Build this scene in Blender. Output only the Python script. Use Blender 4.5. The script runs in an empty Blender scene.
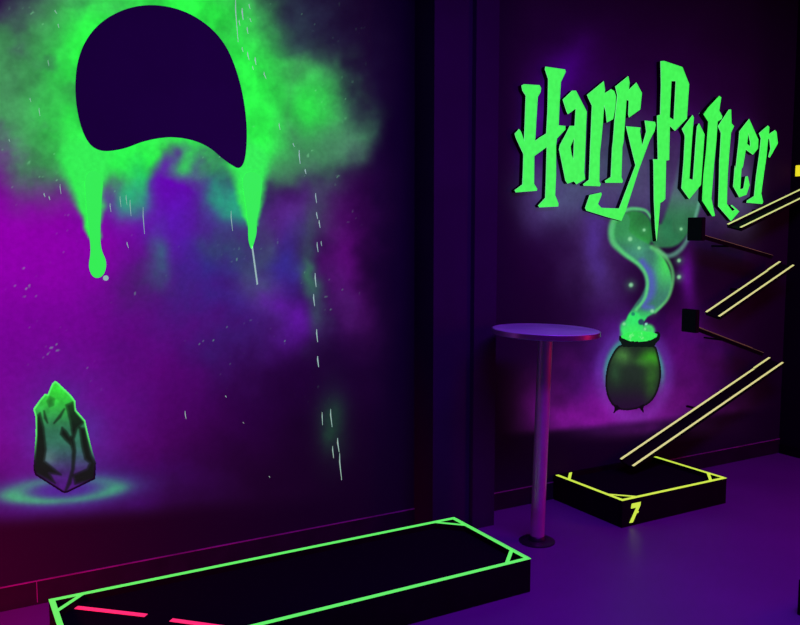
import bpy, bmesh, math
import numpy as np
from mathutils import Vector, Matrix
scene = bpy.context.scene
COL = scene.collection

# ------------------------------------------------------------------ camera
F_PX = 820.0
PITCH = math.atan(77.5 / 820)
CAM_H = 1.58
TH = math.atan(1444 * math.cos(PITCH) / F_PX)      # angle between view and the long wall
Fh = Vector((math.cos(TH), math.sin(TH), 0))
RT = Vector((math.sin(TH), -math.cos(TH), 0))
FW = Fh * math.cos(PITCH) - Vector((0, 0, math.sin(PITCH)))
UP = Fh * math.sin(PITCH) + Vector((0, 0, math.cos(PITCH)))
CAM = Vector((0, 0, CAM_H))
cd = bpy.data.cameras.new('camera')
cam = bpy.data.objects.new('camera', cd)
COL.objects.link(cam)
cd.sensor_fit = 'HORIZONTAL'
cd.sensor_width = 36
cd.lens = F_PX / 800 * 36
cd.clip_start = 0.05
M = Matrix((RT, UP, -FW)).transposed()
cam.matrix_world = Matrix.Translation(CAM) @ M.to_4x4()
scene.camera = cam

# ------------------------------------------------------------------ exposure, world, room lights
vs = scene.view_settings
vs.view_transform = 'Standard'
vs.look = 'None'
vs.gamma = 1
vs.use_curve_mapping = False
vs.exposure = 0
scene.display_settings.display_device = 'sRGB'
w = bpy.data.worlds.new('world')
scene.world = w
w.use_nodes = True
w.node_tree.nodes['Background'].inputs[0].default_value = (0.12, 0.0, 0.3, 1)
w.node_tree.nodes['Background'].inputs[1].default_value = 0.02


def area(name, loc, target, size, size_y, energy, color, spread=180):
    l = bpy.data.lights.new(name, 'AREA')
    l.shape = 'RECTANGLE'
    l.size = size
    l.size_y = size_y
    l.energy = energy
    l.color = color
    l.spread = math.radians(spread)
    o = bpy.data.objects.new(name, l)
    COL.objects.link(o)
    o.location = loc
    d = Vector(target) - Vector(loc)
    o.rotation_euler = d.to_track_quat('-Z', 'Y').to_euler()
    return o


area('blacklight_over_middle', (2.2, 1.2, 3.3), (2.2, 1.3, 0), 2.2, 0.5, 72, (0.38, 0.01, 1.0))
area('blacklight_over_right', (4.3, 1.6, 3.3), (4.2, 1.8, 0), 1.4, 0.5, 12, (0.62, 0.01, 0.75))
area('red_lamp_right', (5.15, 1.3, 1.55), (2.7, 3.2, 1.0), 0.3, 1.1, 13, (1.0, 0.02, 0.14))
area('red_lamp_left', (-0.9, 2.5, 0.7), (0.3, 3.72, 0.1), 0.3, 0.3, 6.0, (1.0, 0.0, 0.10), 70)

# ------------------------------------------------------------------ helpers
WY = 3.72            # plane of the long painted wall


def on_y(x, y, Y=WY):
    d = FW * F_PX + RT * (x - 400) + UP * (312.5 - y)
    return CAM + d * (Y / d.y)


def lin(c):
    c = np.asarray(c, float) / 255.0
    return np.where(c <= 0.04045, c / 12.92, ((c + 0.055) / 1.055) ** 2.4)


def lin4(c):
    return tuple(float(v) for v in lin(c)) + (1.0,)


def mat(name, col, rough=0.6, metal=0.0, emis=0.0, ecol=None, spec=0.3, noise=0.0, nscale=20, bump=0.0):
    """procedural material; noise varies the colour slightly, emis is fluorescence under the blacklights"""
    m = bpy.data.materials.new(name)
    m.use_nodes = True
    nt = m.node_tree
    b = nt.nodes['Principled BSDF']
    b.inputs['Roughness'].default_value = rough
    b.inputs['Metallic'].default_value = metal
    b.inputs['Specular IOR Level'].default_value = spec
    tc = nt.nodes.new('ShaderNodeTexCoord')
    n = nt.nodes.new('ShaderNodeTexNoise')
    n.inputs['Scale'].default_value = nscale
    n.inputs['Detail'].default_value = 5
    nt.links.new(tc.outputs['Object'], n.inputs['Vector'])
    r = nt.nodes.new('ShaderNodeValToRGB')
    c = lin(col)
    r.color_ramp.elements[0].position = 0.3
    r.color_ramp.elements[1].position = 0.7
    r.color_ramp.elements[0].color = tuple(np.clip(c * (1 - noise), 0, 1)) + (1,)
    r.color_ramp.elements[1].color = tuple(np.clip(c * (1 + noise), 0, 1)) + (1,)
    nt.links.new(n.outputs['Fac'], r.inputs['Fac'])
    nt.links.new(r.outputs['Color'], b.inputs['Base Color'])
    if emis:
        if ecol is None:
            nt.links.new(r.outputs['Color'], b.inputs['Emission Color'])
        else:
            b.inputs['Emission Color'].default_value = lin4(ecol)
        b.inputs['Emission Strength'].default_value = emis
    if bump:
        bp = nt.nodes.new('ShaderNodeBump')
        bp.inputs['Strength'].default_value = bump
        bp.inputs['Distance'].default_value = 0.002
        nt.links.new(n.outputs['Fac'], bp.inputs['Height'])
        nt.links.new(bp.outputs['Normal'], b.inputs['Normal'])
    return m


def link(name, me, material=None, parent=None):
    o = bpy.data.objects.new(name, me)
    COL.objects.link(o)
    if material:
        me.materials.append(material)
    if parent:
        o.parent = parent
    return o


def obj(name, bm, material, parent=None, smooth=False):
    me = bpy.data.meshes.new(name)
    bmesh.ops.recalc_face_normals(bm, faces=bm.faces)
    bm.to_mesh(me)
    bm.free()
    if smooth:
        for p in me.polygons:
            p.use_smooth = True
    return link(name, me, material, parent)


def tag(o, label, cat, group=None):
    o['label'] = label
    o['category'] = cat
    if group:
        o['group'] = group
    return o


def thing(name, label, cat, loc=(0, 0, 0), group=None):
    o = bpy.data.objects.new(name, None)
    o.empty_display_size = 0.05
    COL.objects.link(o)
    o.location = loc
    return tag(o, label, cat, group)


def bx(bm, x0, x1, y0, y1, z0, z1, bev=0.0):
    r = bmesh.ops.create_cube(bm, size=1)
    bmesh.ops.scale(bm, vec=(abs(x1 - x0), abs(y1 - y0), abs(z1 - z0)), verts=r['verts'])
    bmesh.ops.translate(bm, vec=((x0 + x1) / 2, (y0 + y1) / 2, (z0 + z1) / 2), verts=r['verts'])
    if bev:
        es = list({e for v in r['verts'] for e in v.link_edges})
        bmesh.ops.bevel(bm, geom=es, offset=bev, segments=2, affect='EDGES')
    return bm


def box(x0, x1, y0, y1, z0, z1, bev=0.0):
    return bx(bmesh.new(), x0, x1, y0, y1, z0, z1, bev)


def prism(pts, z0, z1):
    """extrude a ground-plan polygon"""
    bm = bmesh.new()
    lo = [bm.verts.new((p[0], p[1], z0)) for p in pts]
    hi = [bm.verts.new((p[0], p[1], z1)) for p in pts]
    bm.faces.new(lo)
    bm.faces.new(hi)
    n = len(pts)
    for i in range(n):
        bm.faces.new((lo[i], lo[(i + 1) % n], hi[(i + 1) % n], hi[i]))
    return bm


def wall_solid(name, rings, Y, depth, bevel=0.0, parent=None, material=None):
    """solid plate standing on the long wall, outlines given as (X, Z) rings; inner rings are holes"""
    cu = bpy.data.curves.new(name, 'CURVE')
    cu.dimensions = '2D'
    cu.fill_mode = 'BOTH'
    cu.extrude = depth / 2
    cu.bevel_depth = bevel
    cu.bevel_resolution = 1
    cu.offset = -bevel
    cx = sum(p[0] for p in rings[0]) / len(rings[0])
    cz = min(p[1] for p in rings[0])
    for ring in rings:
        s = cu.splines.new('POLY')
        s.points.add(len(ring) - 1)
        for i, p in enumerate(ring):
            s.points[i].co = (p[0] - cx, p[1] - cz, 0, 1)
        s.use_cyclic_u = True
    t = bpy.data.objects.new('t', cu)
    COL.objects.link(t)
    dg = bpy.context.evaluated_depsgraph_get()
    me = bpy.data.meshes.new_from_object(t.evaluated_get(dg))
    bpy.data.objects.remove(t)
    me.transform(Matrix.Rotation(math.pi / 2, 4, 'X'))
    me.name = name
    me.materials.clear()
    o = link(name, me, material, parent)
    o.location = (cx, Y - depth / 2, cz)
    return o


def smoothpoly(pts, n=3):
    """Chaikin rounding"""
    for _ in range(n):
        q = []
        for i in range(len(pts)):
            a, b = pts[i], pts[(i + 1) % len(pts)]
            q.append((a[0] * .75 + b[0] * .25, a[1] * .75 + b[1] * .25))
            q.append((a[0] * .25 + b[0] * .75, a[1] * .25 + b[1] * .75))
        pts = q
    return pts


def wallpts(pts, Y=WY):
    r = [on_y(x, y, Y) for x, y in pts]
    return [(p.x, p.z) for p in r]


# ------------------------------------------------------------------ materials
m_tape_green = mat('fluorescent green tape', (90, 255, 90), 0.5, emis=0.85, ecol=(100, 255, 100), noise=0.08, nscale=30)
m_tape_lime = mat('fluorescent lime tape', (205, 255, 70), 0.5, emis=0.85, ecol=(205, 250, 70), noise=0.08, nscale=30)
m_tape_pale = mat('fluorescent pale yellow tape', (225, 240, 140), 0.5, emis=0.75, ecol=(225, 240, 140), noise=0.08, nscale=30)
m_tape_dim = mat('pale tape shaded by colour', (150, 120, 90), 0.6, emis=0.11, ecol=(220, 190, 120), noise=0.5, nscale=12)  # return-ramp rails catch less light: their dimness is put into the tape colour
m_tape_pink = mat('fluorescent pink tape', (255, 50, 110), 0.5, emis=0.85, ecol=(255, 48, 110), noise=0.08, nscale=30)
m_yellow = mat('fluorescent yellow', (250, 240, 40), 0.5, emis=0.8, noise=0.05)
m_black = mat('matt black painted wood', (15, 8, 17), 0.75, noise=0.25, nscale=14, spec=0.15)
m_carpet = mat('black carpet', (24, 10, 30), 0.95, noise=0.5, nscale=300, spec=0.0, bump=0.5)
m_trim = mat('dark skirting board', (40, 24, 48), 0.6, noise=0.2, nscale=10, spec=0.2)
m_trim_edge = mat('skirting top edge', (165, 120, 165), 0.5, noise=0.3, nscale=8)
m_pier = mat('dark violet pier paint', (54, 17, 74), 0.8, noise=0.12, nscale=3, spec=0.1)
m_room = mat('dark room paint', (27, 12, 30), 0.85, noise=0.15, nscale=2, spec=0.1)
m_ceiling = mat('black ceiling paint', (25, 20, 32), 0.9, noise=0.2, spec=0.0)
m_floor = mat('violet grey vinyl floor', (112, 58, 146), 0.42, noise=0.10, nscale=1.6, spec=0.22)
m_steel = mat('brushed steel', (255, 200, 225), 0.36, metal=0.6, noise=0.12, nscale=9)
m_top = mat('satin table top laminate', (185, 190, 255), 0.42, metal=0.15, noise=0.3, nscale=4)
m_band = mat('polished steel edge band', (235, 200, 225), 0.30, metal=0.9, noise=0.1, nscale=9)
m_letter_face = mat('fluorescent green letter face', (62, 248, 78), 0.6, emis=0.98, noise=0.09, nscale=38)
m_letter_side = mat('dark green letter edge', (4, 34, 14), 0.8, noise=0.1)
m_letter_edge = mat('pale letter arris', (120, 250, 140), 0.6, emis=0.8, ecol=(120, 250, 140))
m_blot = mat('dark violet wall paint blot', (48, 14, 74), 0.8, noise=0.12, nscale=4, spec=0.1)
m_blot.node_tree.nodes['Principled BSDF'].inputs['Emission Color'].default_value = lin4((24, 0, 52))
m_blot.node_tree.nodes['Principled BSDF'].inputs['Emission Strength'].default_value = 0.6
m_drip = mat('fluorescent green paint', (50, 235, 75), 0.45, emis=0.92, ecol=(52, 245, 78), noise=0.15, nscale=18)
m_streak = mat('pale green paint', (190, 240, 200), 0.5, emis=0.55, ecol=(170, 235, 190))

# mural paint: the colours are laid down in a colour attribute, fluorescing under blacklight
m_mural = bpy.data.materials.new('airbrushed mural on dark wall')
m_mural.use_nodes = True
nt = m_mural.node_tree
b = nt.nodes['Principled BSDF']
b.inputs['Roughness'].default_value = 0.8
b.inputs['Specular IOR Level'].default_value = 0.1
at = nt.nodes.new('ShaderNodeAttribute')
at.attribute_name = 'paint'
geo = nt.nodes.new('ShaderNodeTexCoord')
ns = nt.nodes.new('ShaderNodeTexNoise')
ns.inputs['Scale'].default_value = 45
ns.inputs['Detail'].default_value = 6
nt.links.new(geo.outputs['Object'], ns.inputs['Vector'])
mr = nt.nodes.new('ShaderNodeMapRange')
mr.inputs['From Min'].default_value = 0.25
mr.inputs['From Max'].default_value = 0.75
mr.inputs['To Min'].default_value = 0.9
mr.inputs['To Max'].default_value = 1.1
nt.links.new(ns.outputs['Fac'], mr.inputs['Value'])
mx = nt.nodes.new('ShaderNodeVectorMath')
mx.operation = 'SCALE'
nt.links.new(at.outputs['Color'], mx.inputs[0])
nt.links.new(mr.outputs['Result'], mx.inputs['Scale'])
ad = nt.nodes.new('ShaderNodeVectorMath')
ad.operation = 'MULTIPLY_ADD'
nt.links.new(mx.outputs[0], ad.inputs[0])
ad.inputs[1].default_value = (0.3, 0.3, 0.3)
ad.inputs[2].default_value = tuple(float(v) for v in lin((44, 16, 60)))
nt.links.new(ad.outputs[0], b.inputs['Base Color'])
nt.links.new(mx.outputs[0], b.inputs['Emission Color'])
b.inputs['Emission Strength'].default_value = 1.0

m_mural_dark = m_mural.copy()          # black outline paint swallows the violet light
m_mural_dark.name = 'mural black and green paint'
for n_ in m_mural_dark.node_tree.nodes:
    if n_.type == 'VECT_MATH' and n_.operation == 'MULTIPLY_ADD':
        n_.inputs[2].default_value = (0.004, 0.003, 0.005)

# ------------------------------------------------------------------ mural colour field
rng = np.random.RandomState(7)
LAT = rng.rand(8, 256, 256)


def vnoise(x, y, k):
    g = LAT[k % 8]
    xi = np.floor(x).astype(int)
    yi = np.floor(y).astype(int)
    fx = x - xi
    fy = y - yi
    fx = fx * fx * (3 - 2 * fx)
    fy = fy * fy * (3 - 2 * fy)
    a = g[yi % 256, xi % 256]
    b_ = g[yi % 256, (xi + 1) % 256]
    c = g[(yi + 1) % 256, xi % 256]
    d = g[(yi + 1) % 256, (xi + 1) % 256]
    return (a * (1 - fx) + b_ * fx) * (1 - fy) + (c * (1 - fx) + d * fx) * fy


def fbm(x, y, s, k=0, oct=4):
    t = 0
    a = 1
    n = 0
    for i in range(oct):
        t = t + a * vnoise(x / s + 17.3 * i + k * 5.1, y / s + 9.7 * i + k * 3.3, k + i)
        n += a
        a *= 0.5
        s /= 2.0
    return t / n


def over(c, col, a):
    return c * (1 - a[:, None]) + np.asarray(col, float)[None, :] * a[:, None]


def sstep(a, b_, v):
    t = np.clip((v - a) / (b_ - a), 0, 1)
    return t * t * (3 - 2 * t)


def seg_dist(x, y, p, q):
    px, py = q[0] - p[0], q[1] - p[1]
    t = np.clip(((x - p[0]) * px + (y - p[1]) * py) / (px * px + py * py + 1e-9), 0, 1)
    return np.hypot(x - p[0] - t * px, y - p[1] - t * py), t


def stroke(x, y, pts):
    """pts: (x, y, halfwidth); returns min of distance/halfwidth"""
    best = np.full(x.shape, 1e9)
    for p, q in zip(pts[:-1], pts[1:]):
        d, t = seg_dist(x, y, p, q)
        best = np.minimum(best, d / (p[2] * (1 - t) + q[2] * t))
    return best


def curve(pts, n=8):
    P = np.array(pts, float)
    P = np.vstack([2 * P[0] - P[1], P, 2 * P[-1] - P[-2]])
    out = []
    for i in range(1, len(P) - 2):
        for t in np.linspace(0, 1, n, endpoint=False):
            a, b_, c, d = P[i - 1], P[i], P[i + 1], P[i + 2]
            out.append(0.5 * ((2 * b_) + (c - a) * t + (2 * a - 5 * b_ + 4 * c - d) * t * t + (3 * b_ - a - 3 * c + d) * t ** 3))
    out.append(P[-2])
    return [tuple(v) for v in out]


# the pattern is mapped in "mural units": the position of the paint along / up the wall
def mural_uv(X, Z):
    vx = X
    vy = WY
    vz = Z - CAM_H
    fw = vx * FW.x + vy * FW.y + vz * FW.z
    rt = vx * RT.x + vy * RT.y
    up = vx * UP.x + vy * UP.y + vz * UP.z
    fw = np.maximum(fw, 0.8)
    return 400 + F_PX * rt / fw, 312.5 - F_PX * up / fw


RIBBON = curve([(637, 338, 11), (634, 324, 9), (641, 311, 9), (652, 300, 12), (659, 284, 13), (656, 268, 12),
                (645, 256, 12), (630, 246, 11), (621, 234, 9), (623, 220, 7)])
RIB_EDGE_R = curve([(655, 312, 1.3), (668, 298, 1.3), (673, 278, 1.4), (669, 262, 1.4), (657, 250, 2.5), (652, 247, 2)])
RIB_EDGE_L = curve([(636, 310, 1.3), (645, 297, 1.3), (647, 280, 1.4), (640, 266, 1.6), (622, 252, 2), (612, 240, 2.4),
                    (613, 222, 2.4), (626, 210, 1.6), (644, 210, 1.2), (652, 219, 1.0)])
BLUE = curve([(642, 262, 4), (650, 275, 5), (651, 292, 5), (644, 305, 4), (652, 308, 3)])


def green_amount(u, v):
    """coverage of the big green spray cloud"""
    n1 = fbm(u, v, 60, 1)
    n2 = fbm(u, v, 30, 3, 5)
    x = u + (n1 - .5) * 60
    y = v + (fbm(u, v, 60, 2) - .5) * 60
    a = 1 - sstep(0.55, 1.45, np.hypot((x - 150) / 140.0, (y - 78) / 108.0))
    a2 = 1 - sstep(0.25, 1.25, np.hypot((x - 284) / 94.0, (y - 120) / 80.0))
    a3 = (1 - sstep(0.1, 1.35, np.hypot((x - 45) / 100.0, (y - 90) / 125.0))) * .9
    a = np.maximum(np.maximum(a, a2), a3)
    hole = np.exp(-(((x - 170) / 24) ** 2 + ((y - 186) / 30) ** 2)) * 1.1
    a = a - hole
    a = a * (0.55 + 0.95 * n2)
    return np.clip(a, 0, 1)


def mural(u, v):
    N = u.shape[0]
    c = np.zeros((N, 3))
    n1 = fbm(u, v, 70, 1)
    n2 = fbm(u, v, 70, 4)
    n3 = fbm(u, v, 26, 5)
    x = u + (n1 - .5) * 70
    y = v + (n2 - .5) * 70

    def blob(cx, cy, sx, sy, col, a, soft=1.0, tex=0.5, ang=0.0):
        nonlocal c
        dx, dy = x - cx, y - cy
        if ang:
            ca, sa = math.cos(ang), math.sin(ang)
            dx, dy = dx * ca + dy * sa, -dx * sa + dy * ca
        r2 = (dx / sx) ** 2 + (dy / sy) ** 2
        al = np.exp(-r2 * 1.1 * soft) * a
        al = al * (1 - tex + tex * 2 * n3)
        c = over(c, col, np.clip(al, 0, 1))

    # left half
    blob(60, 160, 330, 260, (36, 10, 66), 0.9, tex=.2)
    blob(5, 270, 175, 165, (150, 0, 176), 1.0, soft=.8, tex=.1)
    blob(35, 320, 135, 125, (142, 0, 166), 1.0, tex=.12)
    blob(-10, 380, 150, 110, (112, 4, 142), 0.9, tex=.1)
    blob(120, 400, 120, 75, (78, 8, 108), 0.75, tex=.4)
    blob(50, 510, 150, 38, (54, 14, 104), 0.85, tex=.2)
    blob(150, 480, 60, 24, (50, 10, 92), 0.6, tex=.5)
    blob(175, 215, 60, 65, (92, 22, 178), 0.95, tex=.25)
    blob(165, 170, 36, 30, (104, 0, 182), 0.9, tex=.1)
    blob(205, 300, 85, 60, (58, 24, 112), 0.75, tex=.6)
    blob(140, 290, 36, 44, (66, 24, 92), 0.7, tex=.5)
    blob(215, 275, 44, 40, (44, 44, 128), 0.75, tex=.5)
    blob(258, 265, 22, 58, (60, 110, 92), 0.75, tex=.7)
    blob(225, 245, 24, 28, (42, 80, 92), 0.6, tex=.7)
    blob(290, 215, 40, 34, (86, 36, 128), 0.8, tex=.5)
    blob(288, 262, 26, 34, (48, 46, 140), 0.8, tex=.5)
    blob(282, 322, 40, 36, (92, 22, 152), 0.85, tex=.5)
    blob(215, 348, 44, 26, (52, 34, 112), 0.6, tex=.6)
    blob(350, 265, 26, 70, (92, 6, 112), 0.85, tex=.35)
    blob(345, 300, 22, 40, (64, 30, 92), 0.5, tex=.6)
    blob(314, 285, 12, 52, (50, 108, 78), 0.75, tex=.6)
    blob(322, 220, 24, 34, (62, 74, 84), 0.6, tex=.7)
    blob(250, 400, 80, 50, (22, 0, 40), 0.5, tex=.4)
    # faint spray low on the wall under the dashed drips
    al = np.exp(-(((u - 332) / 15) ** 2 + ((v - 425) / 34) ** 2)) * (.3 + 1.1 * n3)
    c = over(c, (24, 76, 40), np.clip(al, 0, 1) * .8)

    # grey-green dust above the right side of the cloud
    al = np.exp(-(((x - 290) / 62) ** 2 + ((y - 50) / 62) ** 2)) * (.1 + 1.0 * n3)
    c = over(c, (44, 66, 74), np.clip(al, 0, 1) * .8)
    # green spray
    g = green_amount(u, v)
    mott = fbm(u, v, 34, 6)
    fine = fbm(u, v, 12, 2)
    near = 1 - sstep(.7, 1.35, np.hypot((u - 165) / 118.0, (v - 95) / 112.0))
    near = np.maximum(near, np.exp(-(((u - 258) / 34) ** 2 + ((v - 140) / 50) ** 2)))
    near = np.maximum(near, .75 * np.exp(-(((u - 312) / 34) ** 2 + ((v - 108) / 40) ** 2)))
    near = np.clip(near * (.55 + .9 * fbm(u, v, 45, 3)), 0, 1)
    col = np.array([66., 150., 84.])[None, :] * (1 - near[:, None]) + np.array([40., 244., 62.])[None, :] * near[:, None]
    col = col * (0.74 + 0.42 * mott + 0.22 * (fine - .4))[:, None]
    grey = sstep(.45, .8, fbm(u, v, 80, 7)) * (1 - near)
    col = over(col, (66, 96, 84), grey * .7)
    ga = sstep(.02, .80, g) ** .9
    c = c * (1 - ga[:, None]) + col * ga[:, None]
    # speckles thrown off the spray
    sp = fbm(u, v, 3.4, 3, 2)
    cl = fbm(u, v, 40, 2)
    al = sstep(.84, .92, sp) * sstep(.50, .7, cl) * (1 - sstep(330, 380, u)) * (1 - sstep(330, 420, v))
    c = over(c, (130, 225, 150), al * .55)
    # teal bloom under the blot
    for (cx, cy, sx, sy, a) in ((118, 186, 22, 22, .7), (232, 192, 20, 22, .7), (150, 262, 14, 30, .35)):
        al = np.exp(-(((x - cx) / sx) ** 2 + ((y - cy) / sy) ** 2)) * a * (.5 + n3)
        c = over(c, (30, 190, 120), np.clip(al, 0, 1))

    # green funnels feeding the two long drips
    d = stroke(u + (n3 - .5) * 14, v, [(84, 165, 28), (92, 205, 15), (95, 235, 7)])
    c = over(c, (50, 238, 76), 1 - sstep(.55, 1.25, d))
    d = stroke(u + (n3 - .5) * 14, v, [(248, 165, 24), (252, 195, 13), (254, 222, 6)])
    c = over(c, (50, 238, 76), 1 - sstep(.55, 1.25, d))

    # halo behind the crystal and its pool ring
    al = np.exp(-(((u - 66) / 50) ** 2 + ((v - 440) / 62) ** 2)) * .8
    c = over(c, (74, 52, 152), al * (.6 + .6 * n3))
    vt = v + .07 * (u - 64)
    e = np.hypot((u - 64) / 60.0, (vt - 490) / 13.0)
    c = over(c, (66, 30, 146), (1 - sstep(.4, 1.7, e)) * .75)
    ring = np.exp(-((e - .82) / .27) ** 2)
    side = .55 + .45 * sstep(-9, 4, vt - 490)
    side = side * (.7 + .5 * sstep(70, 5, u) + .25 * sstep(95, 125, u))
    c = over(c, (60, 186, 112), np.clip(ring * (.55 + .7 * fbm(u, v, 30, 2)) * side, 0, 1) * .95)
    al = np.exp(-((e - .82) / .6) ** 2) * .3
    c = over(c, (40, 120, 120), al)

    # right half ---------------------------------------------------------
    R = sstep(455, 500, u)

    def rb(cx, cy, sx, sy, col, a, tex=.4, warp=1.0):
        nonlocal c
        xx = u + (n1 - .5) * 50 * warp
        yy = v + (n2 - .5) * 50 * warp
        al = np.exp(-(((xx - cx) / sx) ** 2 + ((yy - cy) / sy) ** 2)) * a * (1 - tex + 2 * tex * n3) * R
        c = over(c, col, np.clip(al, 0, 1))

    rb(560, 130, 130, 110, (40, 0, 66), .85, .2)
    rb(700, 150, 100, 90, (34, 0, 50), .7, .2)
    rb(560, 85, 30, 44, (62, 0, 120), .75, .3)
    rb(535, 120, 26, 40, (74, 20, 130), .7, .3)
    rb(700, 125, 50, 24, (60, 8, 92), .6, .4)
    rb(545, 190, 44, 28, (72, 50, 108), .9, .3)
    rb(600, 195, 60, 30, (74, 96, 120), .95, .35, .5)
    rb(620, 170, 50, 44, (64, 96, 96), .85, .4, .5)
    rb(690, 185, 66, 42, (78, 66, 110), .85, .4, .5)
    rb(740, 190, 24, 36, (84, 84, 116), .8, .3, .4)
    rb(610, 235, 36, 50, (62, 26, 92), .7, .4)
    rb(600, 270, 24, 50, (56, 48, 82), .55, .5)
    rb(600, 238, 10, 34, (74, 50, 140), .7, .3)
    rb(690, 275, 8, 34, (96, 12, 140), .8, .2, .3)
    rb(605, 350, 40, 60, (80, 20, 132), .8, .3)
    rb(680, 350, 42, 50, (82, 8, 112), .8, .3)
    low = 1 - sstep(0, 10, v - (431 - .1 * (u - 500)))
    al = np.exp(-(((u - 610) / 112) ** 2 + ((y - 405) / 42) ** 2)) * (.55 + .8 * n3) * R * low
    c = over(c, (126, 18, 146), np.clip(al, 0, 1) * .95)
    al = np.exp(-(((u - 640) / 70) ** 2 + ((y - 420) / 16) ** 2)) * (.4 + .8 * n3) * R
    c = over(c, (86, 20, 104), np.clip(al, 0, 1) * .6)
    # bright rim of light around the cauldron
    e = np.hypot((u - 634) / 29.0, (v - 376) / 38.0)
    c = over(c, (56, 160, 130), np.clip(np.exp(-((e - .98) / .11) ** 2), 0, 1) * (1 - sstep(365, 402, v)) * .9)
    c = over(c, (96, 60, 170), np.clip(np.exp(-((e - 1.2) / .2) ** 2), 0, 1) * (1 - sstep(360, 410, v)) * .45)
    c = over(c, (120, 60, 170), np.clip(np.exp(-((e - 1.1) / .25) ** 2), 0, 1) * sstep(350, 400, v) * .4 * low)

    # smoke: right lobe
    lobe = stroke(u, v, curve([(662, 236, 13), (672, 232, 15), (682, 212, 17), (688, 190, 17), (690, 165, 14)]))
    la = 1 - sstep(.75, 1.05, lobe)
    lc = np.array([44., 128., 74.])[None, :] * (.75 + .5 * n3)[:, None]
    lc = over(lc, (90, 110, 120), sstep(225, 180, v) * .75)
    la = la * (1 - .75 * sstep(215, 160, v))
    c = c * (1 - la[:, None]) + lc * la[:, None]
    rim = stroke(u, v, curve([(657, 250, 1.5), (668, 256, 2.0), (680, 250, 2.0), (689, 236, 1.6), (695, 218, 1.4), (700, 198, 1.2)]))
    c = over(c, (96, 170, 138), (1 - sstep(.1, 2.2, rim)) * .7)
    # smoke: bulb
    e = np.hypot((u - 634) / 20.0, (v - 232) / 23.0)
    ba = 1 - sstep(.85, 1.05, e)
    bc = np.array([34., 132., 52.])[None, :] * (.6 + .8 * n3)[:, None]
    c = c * (1 - ba[:, None]) + bc * ba[:, None]
    # smoke: ribbon
    d = stroke(u, v, RIBBON)
    da = 1 - sstep(.85, 1.1, d)
    rc = np.array([52., 122., 96.])[None, :] * (.75 + .5 * n3)[:, None]
    rc = over(rc, (62, 214, 84), sstep(.1, .9, (u - 648) / 20) * sstep(300, 262, v))
    rc = over(rc, (46, 226, 92), sstep(304, 322, v))
    rc = over(rc, (44, 150, 66), sstep(256, 232, v) * .75)
    c = c * (1 - da[:, None]) + rc * da[:, None]
    c = over(c, (76, 92, 176), (1 - sstep(.0, 1.7, stroke(u, v, BLUE))) * .85)
    c = over(c, (84, 214, 112), (1 - sstep(.1, 2.2, stroke(u, v, RIB_EDGE_L))) * .85)
    c = over(c, (96, 214, 110), (1 - sstep(.1, 2.2, stroke(u, v, RIB_EDGE_R))) * .7)
    # bubbling brew
    for cx, cy, r, col in ((628, 328, 9, (44, 226, 96)), (634, 318, 7, (44, 230, 96)), (648, 331, 8, (60, 232, 96)), (631, 335, 12, (52, 235, 90)),
                           (633, 314, 2.2, (20, 130, 90)), (641, 322, 3.5, (28, 60, 80)), (646, 324, 1.6, (140, 240, 190))):
        e = np.hypot(u - cx, v - cy) / r
        c = over(c, col, (1 - sstep(.6, 1.1, e)) * .9)
    for sx, sy, r in ((644, 230, 1.8), (630, 239, 2.6), (639, 248, 2), (679, 260.5, 2.2), (679, 277, 2.4), (631, 285, 2.6),
                      (652, 311, 2.2), (681, 229, 1.8), (624, 324, 1.8), (645, 329, 1.5)):
        e = np.hypot(u - sx, v - sy) / r
        c = over(c, (170, 245, 180), (1 - sstep(.3, 1.3, e)) * .85)
        c = over(c, (80, 180, 110), np.exp(-(e / 2.2) ** 2) * .35)

    # plain dark wall between and beyond the pictures, and below the painted field
    edge = sstep(372, 405, u + (n1 - .5) * 20) * (1 - sstep(492, 540, u))
    c = c * (1 - edge[:, None])
    dadoL = 532 - .07 * u
    below = sstep(-22, 2, v - dadoL) * (1 - sstep(300, 420, u))
    c = c * (1 - below[:, None])
    c = c * (1 - (sstep(428, 446, v) * sstep(460, 500, u))[:, None])
    c = c * (1 - (sstep(745, 775, u) * .9)[:, None])
    return np.clip(c, 0, 255)


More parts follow.
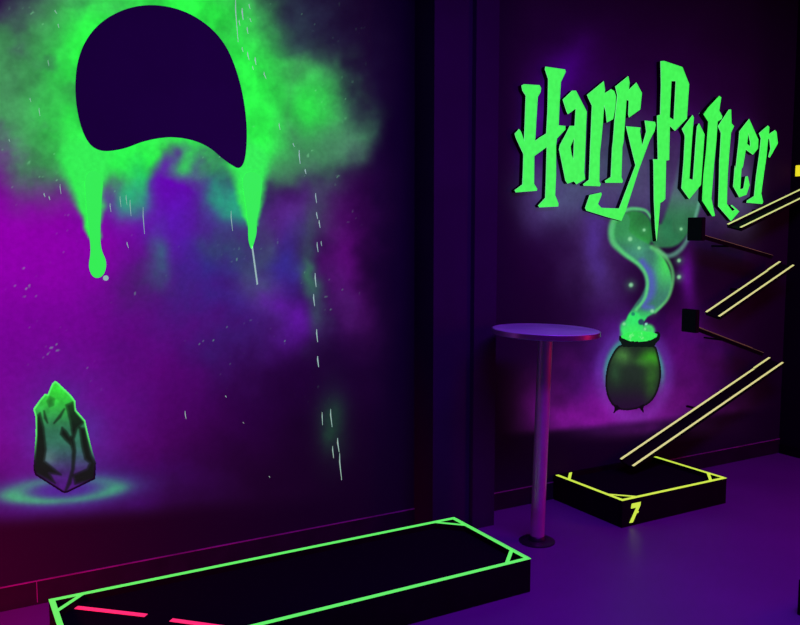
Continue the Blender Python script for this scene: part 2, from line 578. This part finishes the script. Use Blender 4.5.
def grid_mesh(name, xs, zs, mask_fn=None, colour_fn=None, Y=WY, m=None):
    X, Z = np.meshgrid(xs, zs)
    nx, nz = len(xs), len(zs)
    co = np.stack([X.ravel(), np.zeros(X.size), Z.ravel()], 1)
    idx = np.arange(nx * nz).reshape(nz, nx)
    q = np.stack([idx[:-1, :-1], idx[:-1, 1:], idx[1:, 1:], idx[1:, :-1]], -1).reshape(-1, 4)
    u, v = mural_uv(co[:, 0], co[:, 2])
    if mask_fn is not None:
        keep = mask_fn(u, v)
        q = q[keep[q].sum(1) >= 3]
        used = np.unique(q)
        rm = np.full(nx * nz, -1)
        rm[used] = np.arange(len(used))
        co, u, v = co[used], u[used], v[used]
        q = rm[q]
    me = bpy.data.meshes.new(name)
    me.vertices.add(len(co))
    ox, oz = float(co[:, 0].mean()), float(co[:, 2].min())
    loc = np.array([ox, 0, oz]) if mask_fn is not None else np.zeros(3)
    me.vertices.foreach_set('co', (co - loc).ravel().astype(np.float32))
    nq = len(q)
    me.loops.add(nq * 4)
    me.loops.foreach_set('vertex_index', q.ravel().astype(np.int32))
    me.polygons.add(nq)
    me.polygons.foreach_set('loop_start', (np.arange(nq) * 4).astype(np.int32))
    me.update(calc_edges=True)
    me.validate()
    col = (colour_fn or mural)(u, v)
    a = me.color_attributes.new('paint', 'FLOAT_COLOR', 'POINT')
    rgba = np.ones((len(co), 4), np.float32)
    rgba[:, :3] = lin(col)
    a.data.foreach_set('color', rgba.ravel())
    o = link(name, me, m or (m_mural_dark if colour_fn else m_mural))
    o.location = (loc[0], Y if mask_fn is not None else 0, loc[2])
    if mask_fn is None:
        me.transform(Matrix.Translation((0, Y, 0)))
    return o


# ------------------------------------------------------------------ the room
RX = 5.30
LX, FY, HZ = -3.2, -3.0, 3.55


def struct(o):
    o['kind'] = 'structure'
    return o


xs = np.concatenate([np.arange(LX, 0.0, .25), np.arange(0.0, 2.25, .006), np.arange(2.25, 2.60, .05), np.arange(2.60, RX + .02, .0075)])
zs = np.concatenate([[0, .1, .2], np.arange(.26, 3.2, .0065), [3.3, HZ]])
struct(grid_mesh('wall_back', xs, zs))
struct(obj('floor', box(LX, RX, FY, WY, -.1, 0), m_floor))
struct(obj('ceiling', box(LX, RX, FY, WY, HZ, HZ + .1), m_ceiling))
struct(obj('wall_right', box(RX, RX + .1, FY, WY + .1, 0, HZ), m_room))
struct(obj('wall_left', box(LX - .1, LX, FY, WY + .1, 0, HZ), m_room))
struct(obj('wall_front', box(LX, RX, FY - .1, FY, 0, HZ), m_room))
# pier with a recessed groove down its face
struct(obj('wall_pier', prism([(2.21, WY), (2.21, 3.53), (2.405, 3.53), (2.412, 3.555), (2.455, 3.555), (2.462, 3.53), (2.605, 3.53), (2.605, WY)], 0, HZ), m_pier))


def skirting(name, x0, x1):
    o = struct(obj(name, box(x0, x1, WY - .006, WY, 0, .102), m_trim))
    e = obj('top_edge', box(x0, x1, WY - .007, WY, .102, .106), m_trim_edge, o)
    return o


sk = skirting('baseboard_left', LX, 2.21)
obj('joint', box(.325, .328, WY - .0075, WY - .005, .01, .102), m_trim_edge, sk)
skirting('baseboard_back', 2.605, RX)
struct(obj('baseboard_right', box(RX - .012, RX, FY, WY - .013, 0, .07), m_black))

# ------------------------------------------------------------------ paintings on the wall
s = grid_mesh('green_spray_cloud', np.arange(-.1, 2.1, .006), np.arange(1.4, 3.1, .006),
              lambda u, v: (green_amount(u, v) > .45) & (u > -60), Y=WY - .001)
tag(s, 'bright green airbrushed paint cloud around the large dark rounded blot', 'wall painting')


def smoke_mask(u, v):
    a = stroke(u, v, RIBBON) < 1.05
    a |= np.hypot((u - 634) / 21.0, (v - 232) / 24.0) < 1
    a |= stroke(u, v, curve([(662, 236, 14), (672, 232, 16), (682, 212, 17), (688, 196, 17)])) < 1
    return a


s = grid_mesh('smoke_painting', np.arange(3.4, 4.6, .005), np.arange(.8, 2.1, .005), smoke_mask, Y=WY - .001)
tag(s, 'curling green and blue painted smoke rising from the cauldron to the lettering', 'wall painting')


def ring_mask(u, v):
    e = np.hypot((u - 64) / 60.0, (v + .07 * (u - 64) - 490) / 13.0)
    return (e < 1.1) & (e > .55)


s = grid_mesh('ring_painting', np.arange(-.2, 1.0, .005), np.arange(.3, .8, .005), ring_mask, Y=WY - .0008)
tag(s, 'thin glowing green oval pool painted around the foot of the crystal', 'wall painting')


def inside(u, v, poly):
    r = np.zeros(u.shape, bool)
    n = len(poly)
    for i in range(n):
        x0, y0 = poly[i]
        x1, y1 = poly[(i + 1) % n]
        if y0 == y1:
            continue
        c = ((y0 > v) != (y1 > v)) & (u < (x1 - x0) * (v - y0) / (y1 - y0) + x0)
        r ^= c
    return r


def edge_dist(u, v, poly, closed=True):
    d = np.full(u.shape, 1e9)
    n = len(poly)
    for i in range(n if closed else n - 1):
        d = np.minimum(d, seg_dist(u, v, poly[i], poly[(i + 1) % n])[0])
    return d


# crystal (outline traced on the wall), magnification 5 from (25, 375)
def K(pts):
    return [(25 + a / 5.0, 375 + b_ / 5.0) for a, b_ in pts]


CR = K([(150, 28), (165, 38), (230, 100), (252, 130), (256, 175), (302, 228), (312, 275), (335, 370), (356, 440), (352, 520), (208, 590),
        (192, 590), (50, 500), (40, 470), (52, 300), (52, 210), (40, 170), (75, 122), (100, 92), (112, 96), (135, 42)])
FACETS = [K(p) for p in (
    [(55, 210), (75, 190), (92, 260), (104, 370), (96, 430), (140, 465), (180, 498), (120, 490), (150, 540), (45, 488), (44, 455), (56, 330)],
    [(185, 262), (205, 280), (225, 310), (225, 345), (200, 322), (178, 296)],
    [(205, 150), (240, 135), (258, 190), (295, 235), (258, 270), (244, 320), (252, 380), (244, 470), (228, 540), (200, 586), (234, 470), (238, 380), (222, 320), (236, 300), (226, 230)],
    [(272, 262), (300, 268), (330, 400), (352, 440), (350, 520), (250, 545), (240, 500), (310, 470), (325, 440), (300, 420), (285, 360)],
    [(145, 240), (170, 205), (196, 170), (176, 212)],
    [(95, 180), (112, 238), (98, 215)],
    [(110, 130), (125, 108), (146, 120), (142, 150), (122, 158)])]


def crystal_col(u, v):
    n = fbm(u, v, 7, 2)
    t = (v - 380) / 115.0
    c = np.zeros((u.shape[0], 3))
    top = np.array([50., 222., 56.])
    mid = np.array([44., 112., 84.])
    bot = np.array([66., 26., 112.])
    a = sstep(.05, .50, t)
    b2 = sstep(.48, .92, t)
    c += top
    c = over(c, mid, a)
    c = over(c, bot, b2)
    c = c * (.82 + .36 * n)[:, None]
    e = np.exp(-(np.hypot((u - 48) / 8., (v - 458) / 8.)) ** 2) * .5
    c = over(c, (96, 150, 130), e)
    for f in FACETS:
        ins = inside(u, v, f) & True
        d = edge_dist(u, v, f)
        al = np.where(ins, .72 + .28 * sstep(0, 2.2, d), np.exp(-(d / 1.1) ** 2) * .7)
        dark = .55 if f is FACETS[-1] else .93
        c = over(c, (10, 22, 14), al * dark * (.7 + .3 * a))
    d = edge_dist(u, v, CR)
    up = 1 - sstep(.45, .72, t)
    c = over(c, (92, 250, 110), (1 - sstep(.8, 2.6, d)) * up * .95)
    c = over(c, (12, 2, 22), (1 - sstep(1.3, 2.6, d)) * sstep(.62, .85, t) * .95)
    return np.clip(c, 0, 255)


s = grid_mesh('crystal_painting', np.arange(.2, .72, .002), np.arange(.36, 1.02, .002), lambda u, v: inside(u, v, CR), crystal_col, Y=WY - .002)
tag(s, 'painted faceted crystal, green at its tip and dark violet below', 'wall painting')


# cauldron, magnification 1/0.192 from (600, 300)
def Q(pts):
    return [(600 + a * .192, 300 + b_ * .192) for a, b_ in pts]


BODY = Q(smoothpoly([(108, 222), (285, 222), (305, 285), (322, 375), (308, 460), (275, 525), (225, 560), (150, 578), (85, 572), (40, 520), (22, 440), (34, 340), (68, 268)], 2))
FOOT_L = Q([(88, 545), (110, 570), (84, 578), (70, 592), (65, 590), (73, 572), (70, 545)])
FOOT_R = Q([(198, 555), (228, 540), (226, 572), (229, 584), (223, 587), (210, 572)])
RIM = Q([(96, 186), (106, 184), (112, 196), (150, 212), (210, 216), (262, 208), (294, 190), (298, 178), (282, 170), (285, 162), (302, 164), (314, 180),
         (308, 208), (290, 225), (278, 246), (118, 246), (106, 222), (96, 206)])


def caul_col(u, v):
    n = fbm(u, v, 9, 1)
    t = (v - 342) / 72.0
    c = np.zeros((u.shape[0], 3)) + np.array([26., 40., 30.])
    c = over(c, (34, 14, 46), sstep(.45, .95, t))

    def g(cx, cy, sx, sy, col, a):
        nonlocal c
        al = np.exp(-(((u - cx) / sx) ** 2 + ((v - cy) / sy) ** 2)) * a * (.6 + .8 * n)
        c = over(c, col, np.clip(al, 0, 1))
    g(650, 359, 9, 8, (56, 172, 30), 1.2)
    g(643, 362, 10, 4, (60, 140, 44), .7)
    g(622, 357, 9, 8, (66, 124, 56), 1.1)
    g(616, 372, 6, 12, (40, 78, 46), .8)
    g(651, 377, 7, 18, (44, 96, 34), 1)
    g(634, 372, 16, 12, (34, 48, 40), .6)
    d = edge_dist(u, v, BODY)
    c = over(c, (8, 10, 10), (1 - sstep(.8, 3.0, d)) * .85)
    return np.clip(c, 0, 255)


root = thing('cauldron_painting', 'dark round cauldron painted on the wall, full of green brew', 'wall painting',
             (on_y(634, 415).x, WY, on_y(634, 415).z))


def sub(name, poly, fn, off, z0, z1):
    o = grid_mesh(name, np.arange(3.55, 4.15, .004), np.arange(z0, z1, .004), lambda u, v: inside(u, v, poly), fn, Y=WY - off)
    o.parent = root
    o.location = Vector(o.location) - Vector(root.location)
    return o


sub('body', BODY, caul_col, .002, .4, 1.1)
sub('foot', FOOT_L, lambda u, v: np.zeros((u.shape[0], 3)) + np.array([12., 6., 16.]), .0028, .3, .7)
sub('foot', FOOT_R, lambda u, v: np.zeros((u.shape[0], 3)) + np.array([12., 6., 16.]), .0028, .3, .7)
BREW = Q([(104, 188), (140, 170), (200, 160), (270, 166), (298, 178), (290, 205), (210, 222), (120, 208)])
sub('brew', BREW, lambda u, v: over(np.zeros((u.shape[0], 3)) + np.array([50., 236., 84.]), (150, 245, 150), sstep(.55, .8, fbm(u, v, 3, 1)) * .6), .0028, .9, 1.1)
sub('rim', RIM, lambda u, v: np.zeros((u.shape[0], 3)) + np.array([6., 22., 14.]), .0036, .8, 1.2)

# plain rounded dark shape on the green cloud
BLOT = smoothpoly([(96, 152), (82, 134), (74, 95), (78, 52), (100, 20), (140, 3), (185, 9), (222, 36), (240, 78), (248, 128), (244, 172), (226, 162),
                   (206, 144), (176, 136), (146, 140), (122, 150)], 3)
s = wall_solid('paint_blot', [wallpts(BLOT)], WY - .0012, .001, material=m_blot)
tag(s, 'large plain dark violet rounded blot painted in the middle of the green cloud', 'wall painting')

DRIP_L = smoothpoly([(84, 170), (104, 172), (101, 205), (100, 235), (101, 250), (107, 262), (104, 276), (94, 279), (88, 268), (91, 252), (89, 232), (86, 205)], 3)
s = wall_solid('paint_drip', [wallpts(DRIP_L)], WY - .0012, .001, material=m_drip)
tag(s, 'thick green paint drip ending in a round bead, left below the blot', 'paint drip')
bead = smoothpoly([(103, 276), (107, 275), (109, 278), (107, 281), (103, 280)], 2)
o = wall_solid('small_bead', [wallpts(bead)], WY - .0012, .001, material=m_streak)
o.parent = s
o.location = Vector(o.location) - Vector(s.location)
DRIP_R = smoothpoly([(240, 172), (263, 172), (260, 205), (256, 222), (257, 232), (253, 246), (251, 250), (248, 240), (248, 226), (246, 206)], 3)
s = wall_solid('paint_drip', [wallpts(DRIP_R)], WY - .0012, .001, material=m_drip)
tag(s, 'narrow green paint drip tapering to a pale thread, right below the blot', 'paint drip')
thread = [(251.2, 246), (252.8, 246), (258, 284), (256.6, 285)]
o = wall_solid('thread', [wallpts(thread)], WY - .0012, .001, material=m_streak)
o.parent = s
o.location = Vector(o.location) - Vector(s.location)

# dashes of thrown pale paint: countless little runs
ST = [(235.5, -5, 238, 42, .8), (249, 4, 250, 9, .8), (242, 8, 243, 20, 1.2), (239, 20, 240, 26, .7), (247, 27, 248, 34, .8), (250, 18, 251, 22, .7),
      (242, 47, 243, 52, .7), (247.5, 52, 249, 60, .9), (255, 57, 256, 65, .9), (252.5, 66, 253.5, 70, .7), (264, 72, 266, 79, .8), (279, 123, 280, 130, .6),
      (293, 143, 294.5, 147, .6), (299, 150, 300, 164, .8), (305, 169, 306, 174, .9), (315.5, 193, 316.5, 203, .7), (316.5, 212, 317.5, 219, .8),
      (319, 220, 320, 228, .8), (317, 242, 318, 252, .7), (321, 241, 321.5, 246, .5), (315, 273, 316, 287, .9), (313.5, 294, 314.5, 306, .9),
      (316.5, 329, 317.5, 342, .9), (317.5, 356, 318.5, 367, 1.0), (322, 412, 322.4, 425, .6), (330.5, 409, 332, 427, .8), (337.5, 438, 339, 452, .9),
      (332.5, 446, 333.5, 458, .7), (339.5, 453, 341.5, 480, .8), (185, 411, 186, 419, .6), (231, 211, 232.5, 231, .6), (143, 207, 144.5, 234, .6),
      (130, 200, 131, 216, .6), (120, 196, 121, 207, .5), (110, 203, 111, 212, .6), (126, 195, 127, 205, .5), (55, 10, 57, 14, .8), (58, 24, 59, 28, .7),
      (48, 60, 49, 66, .5), (30, 98, 31, 102, .6), (39, 108, 40, 116, .6), (44, 193, 45, 197, .9), (49, 196, 50, 200, .8), (60, 184, 61, 194, .6),
      (127, 242, 128.5, 248, .7), (9, 139, 10, 142, .6), (225.5, 395.5, 226.5, 397.5, .6), (243, 422, 244, 423.5, .5), (269, 476, 270, 477.5, .6)]
bm = bmesh.new()
for x0, y0, x1, y1, hw in ST:
    hw *= .62
    L = []
    for x, y in ((x0 - hw * .4, y0), (x0 + hw * .4, y0), (x0 + hw, (y0 * 2 + y1) / 3), (x1 + hw * .45, y1), (x1 - hw * .45, y1), (x0 - hw, (y0 * 2 + y1) / 3)):
        p = on_y(x, y)
        L.append((p.x, p.z))
    f = [bm.verts.new((a, WY - .0012, b_)) for a, b_ in L]
    k = [bm.verts.new((a, WY - .0024, b_)) for a, b_ in L]
    bm.faces.new(k)
    for i in range(6):
        bm.faces.new((f[i], f[(i + 1) % 6], k[(i + 1) % 6], k[i]))
s = obj('paint_splatter', bm, m_streak)
tag(s, 'fine pale green flecks and runs of paint scattered over the left mural', 'paint splatter')
s['kind'] = 'stuff'

# ------------------------------------------------------------------ raised lettering
ZO = {1: (510, 60), 2: (510, 130), 3: (580, 70), 4: (580, 140), 5: (640, 60), 6: (640, 130), 7: (700, 100), 8: (690, 150)}


def T(*seq):
    """outline pieces: a zoom key then points in that enlarged view (7.8x)"""
    out = []
    key = 1
    for it in seq:
        if isinstance(it, int):
            key = it
        elif key == 0:
            out.append(it)
        else:
            o_ = ZO[key]
            out.append((o_[0] + it[0] * .128, o_[1] + it[1] * .128))
    return out


LET = [
    ('H', 'tall raised green capital H with a kinked crossbar, first of the lettering',
     [T(1, (85, 200), (105, 190), (225, 197), (238, 220), (233, 255), (212, 290), (200, 480), 2, (192, 85), 1, (228, 605), (278, 575), (288, 400), (293, 150),
        (268, 75), (272, 52), (425, 75), (430, 95), (392, 175), (382, 350), (375, 510), (428, 516), (428, 545), 2, (362, 68), (355, 120), (355, 350), (348, 510),
        (374, 575), (372, 598), (225, 605), (215, 590), (270, 530), (275, 400), (282, 135), (185, 205), (183, 420), (208, 460), (205, 475),
        (40, 488), (32, 470), (92, 425), (97, 300), (100, 190), (42, 65), (32, 30), (66, -8), (82, 15), (105, 82), 1, (110, 500), (118, 280), (92, 240))]),
    ('a', 'raised green small letter a with a hooked top, beside the capital H',
     [T(1, (407, 310), (480, 240), (510, 240), (595, 405), (590, 500), 2, (585, 100), (575, 330), (582, 385), (515, 425), (495, 402), (445, 420), (428, 395),
        (378, 150), (385, 118), 1, (436, 570), (462, 515), (500, 515), (508, 382), (448, 425), (436, 402)),
      T(2, (468, 130), (495, 68), (490, 228), (476, 190))]),
    ('r', 'raised green small letter r standing right beside the small letter a',
     [T(3, (50, 195), (180, 88), (190, 155), (188, 182), (238, 150), (262, 165), (276, 205), (270, 300), (254, 385), (205, 412), (195, 322), (182, 280), (175, 400), (162, 540),
        4, (150, 100), (146, 325), (157, 345), (150, 362), (25, 358), (20, 345), (65, 310), (74, 60), 3, (78, 520), (88, 280), (62, 225))]),
    ('r', 'raised green small letter r with a pointed top, touching the letter y',
     [T(3, (270, 130), (372, 48), (382, 100), (376, 155), (435, 98), (478, 180), (465, 310), (378, 372), (372, 350), (376, 240), (358, 235), (345, 420), (335, 560),
        4, (325, 60), (318, 290), (330, 320), (325, 335), (195, 335), (190, 318), (235, 290), (246, 60), 3, (252, 560), (264, 400), (286, 200))]),
    ('y', 'raised green small letter y with a long hooked tail',
     [T(3, (355, 440), (468, 450), (463, 480), 4, (481, 42), 3, (512, 480), (500, 395), (580, 405), (586, 430), (576, 480), 4, (540, 0), (455, 230), (350, 560),
        (318, 632), (200, 600), (45, 552), (35, 530), (70, 430), (160, 410), (165, 425), (135, 500), (162, 530), (300, 535), (428, 198), 3, (392, 600))]),
    ('P', 'tallest raised green letter, a capital P whose split stem tapers to a point',
     [T(5, (155, 10), (185, 8), (325, 55), (378, 190), (360, 460), (268, 555), (228, 515), (225, 600), 6, (222, 235), (198, 240), (192, 540), (172, 560),
        0, (659.5, 203), (658, 221), (655.9, 241.5), (654.6, 228), (653.2, 200), 6, (100, 250), (96, 228), (134, 230), (131, 60), 5, (128, 435), (152, 428), (158, 200)),
      T(5, (240, 166), (274, 166), (258, 468), (226, 448))]),
    ('u', 'raised green small letter u with sharp pointed foot, beside the capital P',
     [T(5, (322, 540), (405, 430), (415, 450), (402, 600), 6, (380, 380), (408, 390), (432, 60), 5, (440, 520), (455, 495), (498, 580), 6, (498, 40), (470, 430),
        (380, 540), (318, 455), (335, 250), (345, 60), 5, (343, 585))]),
    ('t', 'raised green small letter t, the higher one, with a pointed foot',
     [T(5, (485, 420), (610, 288), (622, 296), 7, (138, 85), (162, 130), (158, 146), (126, 165), (115, 330), (98, 500), 8, (155, 380), (182, 510), (166, 512), (90, 395), (100, 200),
        (118, 40), 7, (45, 380), (60, 170), (18, 105))]),
    ('t', 'raised green small letter t, the lower one, with a hooked foot',
     [T(7, (135, 205), (220, 75), (237, 75), (240, 182), (260, 205), (236, 258), (222, 420), 8, (288, 200), (282, 420), (325, 478), (347, 466), (312, 434), (322, 428), (380, 480),
        (315, 555), (215, 440), (222, 200), (224, 80), 7, (148, 450), (158, 258))]),
    ('e', 'raised green small letter e, narrow and pointed, next to last of the lettering',
     [T(7, (302, 245), (378, 148), (450, 310), (447, 380), (408, 428), (352, 388), (330, 520), 8, (396, 150), (386, 308), (412, 300), (428, 208), (445, 205), (460, 275),
        (435, 350), (380, 370), (332, 285), (345, 120), 7, (272, 540), (296, 330)),
      T(7, (372, 262), (386, 330), (386, 362), (362, 342))]),
    ('r', 'raised green small letter r ending the lettering, just above the top ramp',
     [T(7, (455, 260), (525, 200), (536, 212), (532, 268), (580, 235), (592, 250), (602, 340), (540, 450), (528, 445), (545, 380), (536, 300), (526, 310), (512, 450),
        8, (575, 160), (550, 340), (565, 405), (558, 422), (435, 412), (440, 395), (495, 360), (510, 210), 7, (458, 420), (470, 300))]),
]
for i, (ch, lab, rings) in enumerate(LET):
    D = 0.03 if i % 2 == 0 else 0.0295
    o = wall_solid('raised_letter', [wallpts(r, WY - D) for r in rings], WY - .0042, D, bevel=0.0045, material=m_letter_side)
    o.data.materials.append(m_letter_face)
    o.data.materials.append(m_letter_edge)
    for p in o.data.polygons:
        if p.normal.y < -.9:
            p.material_index = 1
        elif p.normal.y < -.3:
            p.material_index = 2
    tag(o, lab, 'letter', 'raised green letters on the wall')

# ------------------------------------------------------------------ course boxes
def course_box(name, label, x0, x1, y0, y1, h, tape, edges='FBLR', corners=('FL', 'FR', 'BL', 'BR')):
    t = thing(name, label, 'mini golf lane', ((x0 + x1) / 2, (y0 + y1) / 2, 0))
    L, W = (x1 - x0) / 2, (y1 - y0) / 2
    th = .020
    hb = h - .0015
    obj('side_board', box(-L, L, -W, -W + th, 0, hb, .002), m_black, t)
    obj('side_board', box(-L, L, W - th, W, 0, hb, .002), m_black, t)
    obj('end_board', box(-L, -L + th, -W + th, W - th, 0, hb, .002), m_black, t)
    obj('end_board', box(L - th, L, -W + th, W - th, 0, hb, .002), m_black, t)
    obj('playing_surface', box(-L + th, L - th, -W + th, W - th, h - .045, h - .030), m_carpet, t)
    a = .0005
    if 'F' in edges:
        obj('edge_tape', box(-L - a, L + a, -W - a, -W + th + .001, hb, h + .0005), tape, t)
    if 'B' in edges:
        obj('edge_tape', box(-L - a, L + a, W - th - .001, W + a, hb, h + .0005), tape, t)
    if 'L' in edges:
        obj('edge_tape', box(-L - a, -L + th + .001, -W + th, W - th, hb, h + .001), tape, t)
    if 'R' in edges:
        obj('edge_tape', box(L - th - .001, L + a, -W + th, W - th, hb, h + .001), tape, t)
    c, wd = .108, .024
    for k in corners:
        sx = -1 if k[1] == 'L' else 1
        sy = -1 if k[0] == 'F' else 1
        X, Y = L - th, W - th
        pts = [(sx * X, sy * (Y - c)), (sx * (X - c), sy * Y), (sx * (X - c + wd), sy * Y), (sx * X, sy * (Y - c + wd))]
        br = obj('corner_brace', prism(pts, h - .030, hb), m_black, t)
        obj('brace_tape', prism(pts, hb, h + .0002), tape, br)
    return t


b1 = course_box('lane_box', 'long low black lane box edged in green tape, on the floor by the crystal',
                .338, 2.245, 2.765, 3.382, .153, m_tape_green)
b7 = course_box('lane_box', 'small black lane box edged in lime tape, marked 7, below the ramps',
                3.176, 4.015, 3.148, 3.712, .153, m_tape_lime, edges='FLR', corners=('FL', 'FR', 'BL'))
b3 = course_box('lane_box', 'black lane box cut off by the lower right corner of the picture',
                3.075, 4.0, 1.40, 2.04, .153, m_tape_pale, edges='FR', corners=())


def on_z(x, y, z):
    d = FW * F_PX + RT * (x - 400) + UP * (312.5 - y)
    return CAM + d * ((z - CAM_H) / d.z)


# pink dashes on the carpet of the long lane
def strip(name, p, q, wd, z0, z1, m, parent):
    p, q = Vector((p[0], p[1])), Vector((q[0], q[1]))
    n = (q - p).normalized()
    s_ = Vector((-n.y, n.x)) * wd / 2
    pts = [p - s_, q - s_, q + s_, p + s_]
    lo = parent.location
    pts = [(a.x - lo.x, a.y - lo.y) for a in pts]
    return obj(name, prism(pts, z0, z1), m, parent)


for a_, b_ in (((76, 606), (146, 614)), ((171, 618.5), (262, 631))):
    P, Q2 = on_z(*a_, .13), on_z(*b_, .13)
    o = strip('lane_marking', P, Q2, .024, .1235, .1255, m_tape_pink, b1)
    o['label'] = 'pink tape dash across the corner of the lane'

# the 7 on the small box, drawn on its long face
SEV = [(370, 268), (403, 261), (401, 275), (392, 295), (396, 295), (393, 301), (388, 303), (374, 336), (361, 338), (386, 282), (367, 286)]
SEV = [(530 + a * .275, 430 + b_ * .275) for a, b_ in SEV]
o = wall_solid('number_seven', [wallpts(SEV, 3.147)], 3.1478, .0016, material=m_tape_lime)
o.parent = b7
o.location = Vector(o.location) - Vector(b7.location)
o['label'] = 'lime numeral 7'

# ------------------------------------------------------------------ zigzag ramps on the wall
TILT = math.atan2(.024, .10)


def ramp(name, label, x0, z0, x1, z1, tape, tape_w=.014, width=.108, yback=3.607, stop=None, split=None, group=None, cat='ball ramp'):
    """x0,z0 lower/left end of the rear rail, x1,z1 the other end"""
    L = math.hypot(x1 - x0, z1 - z0)
    ang = math.atan2(z1 - z0, x1 - x0)
    t = thing(name, label, cat, (x0, yback, z0), group)
    t.rotation_euler = (0, -ang, 0)
    R = Matrix.Rotation(TILT, 4, 'X')

    def part(nm, bm, m, par=t):
        bm.transform(R)
        return obj(nm, bm, m, par)
    part('bed', box(0, L, -width, 0, -.026, -.014, .002), m_black)
    for y0_ in (-width, -.014):
        part('rail', box(0, L, y0_, y0_ + .014, -.014, -.001), m_black)
    segs = [(0, L)]
    if split:
        segs = [(0, L * split), (L * split + .006, L)]
    part('rail_tape', box(0, L, -width + .001, -width + .001 + tape_w, -.001, .0006), tape)
    for k, (s0, s1) in enumerate(segs):
        d_ = .004 * k
        part('rail_tape', box(s0, s1, -.012 + d_, -.012 + d_ + tape_w, -.001, .0006), tape)
    for fx in (.5,):
        obj('bracket', box(L * fx - .006, L * fx + .006, -.02, WY - yback - .001, -.036, -.026), m_black, t)
    if stop:
        s0, s1 = stop
        eb = obj('end_block', box(-.034, 0, -width - .004, .002, -.06, .085, .003), m_black, t)
        eb.location = (-.002, 0, 0)
        eb.rotation_euler = (0, ang, 0)          # the block stands upright
    return t


ramp('ball_ramp', 'longest black ramp with bright yellow edges, running down into the box marked 7', 3.612, .214, 4.995, .739, m_tape_pale, split=.88)
ramp('ball_ramp', 'middle steep black ramp with bright yellow edges, between two dim ramps', 4.332, 1.086, 5.062, 1.400, m_tape_pale, split=.815)
ramp('ball_ramp', 'topmost black ramp with bright yellow edges, directly below the last letters', 4.508, 1.651, 5.275, 1.906, m_tape_pale)
A, B = on_y(705, 235.3, 3.5), on_y(774, 255.5, 3.5)
ramp('return_ramp', 'dim return ramp sloping down to the right under the topmost ramp', A.x, A.z + .026, B.x, B.z + .026, m_tape_dim, .006, stop=(-.05, -.001))
A, B = on_y(699, 327.5, 3.5), on_y(765, 353, 3.5)
ramp('return_ramp', 'dim return ramp sloping down to the right above the longest ramp', A.x, A.z + .026, B.x, B.z + .026, m_tape_dim, .006, stop=(-.05, -.001))
s = obj('wall_marker', box(-.008, 0, -.03, .03, 0, .075, .002), m_yellow)
s.location = (RX, 3.652, 1.99)
tag(s, 'small bright yellow marker at the right edge above the topmost ramp', 'marker')

# ------------------------------------------------------------------ bar table
_p = on_z(537, 541.5, 0)
TX, TY = _p.x, _p.y
LEAN = Matrix.Rotation(.024, 4, Fh)          # the table leans very slightly to the right


def lathe(prof, n=64):
    bm = bmesh.new()
    rings = []
    for r, z in prof:
        if r < 1e-6:
            rings.append([bm.verts.new((0, 0, z))])
        else:
            rings.append([bm.verts.new((r * math.cos(2 * math.pi * i / n), r * math.sin(2 * math.pi * i / n), z)) for i in range(n)])
    for a, b_ in zip(rings[:-1], rings[1:]):
        if len(a) == 1:
            for i in range(n):
                bm.faces.new((a[0], b_[i], b_[(i + 1) % n]))
        elif len(b_) == 1:
            for i in range(n):
                bm.faces.new((a[i], a[(i + 1) % n], b_[0]))
        else:
            for i in range(n):
                bm.faces.new((a[i], a[(i + 1) % n], b_[(i + 1) % n], b_[i]))
    return bm


def autosmooth(o, ang=35):
    me = o.data
    bm = bmesh.new()
    bm.from_mesh(me)
    for e in bm.edges:
        if len(e.link_faces) == 2 and e.calc_face_angle() > math.radians(ang):
            e.smooth = False
    bm.to_mesh(me)
    bm.free()


t = thing('bar_table', 'tall round bar table on a single steel pole between two lane boxes', 'table', (TX, TY, 0))
o = obj('table_top', lathe([(0, 1.078), (.258, 1.078), (.266, 1.081), (.269, 1.088), (.269, 1.102), (.266, 1.107), (.260, 1.108), (0, 1.108)]), m_top, t, True)
autosmooth(o)
o = obj('edge_band', lathe([(.2685, 1.083), (.2715, 1.083), (.2715, 1.1055), (.2685, 1.1055), (.2685, 1.083)]), m_band, t, True)
autosmooth(o)
o = obj('pole', lathe([(0, .012), (.0365, .012), (.0365, 1.070), (0, 1.070)], 48), m_steel, t, True)
autosmooth(o)
o = obj('mounting_plate', lathe([(0, 1.068), (.085, 1.068), (.088, 1.071), (.088, 1.0778), (0, 1.0778)], 48), m_steel, t, True)
autosmooth(o)
m_flange = mat('dark steel floor flange', (70, 40, 80), 0.4, metal=0.7, noise=0.2)
o = obj('floor_flange', lathe([(0, 0), (.092, 0), (.092, .006), (.086, .010), (.046, .013), (.043, .030), (.039, .034), (.0, .034)], 48), m_flange, t, True)
autosmooth(o)

for ch_ in t.children:
    if not ch_.name.startswith('floor_flange'):
        ch_.data.transform(LEAN)
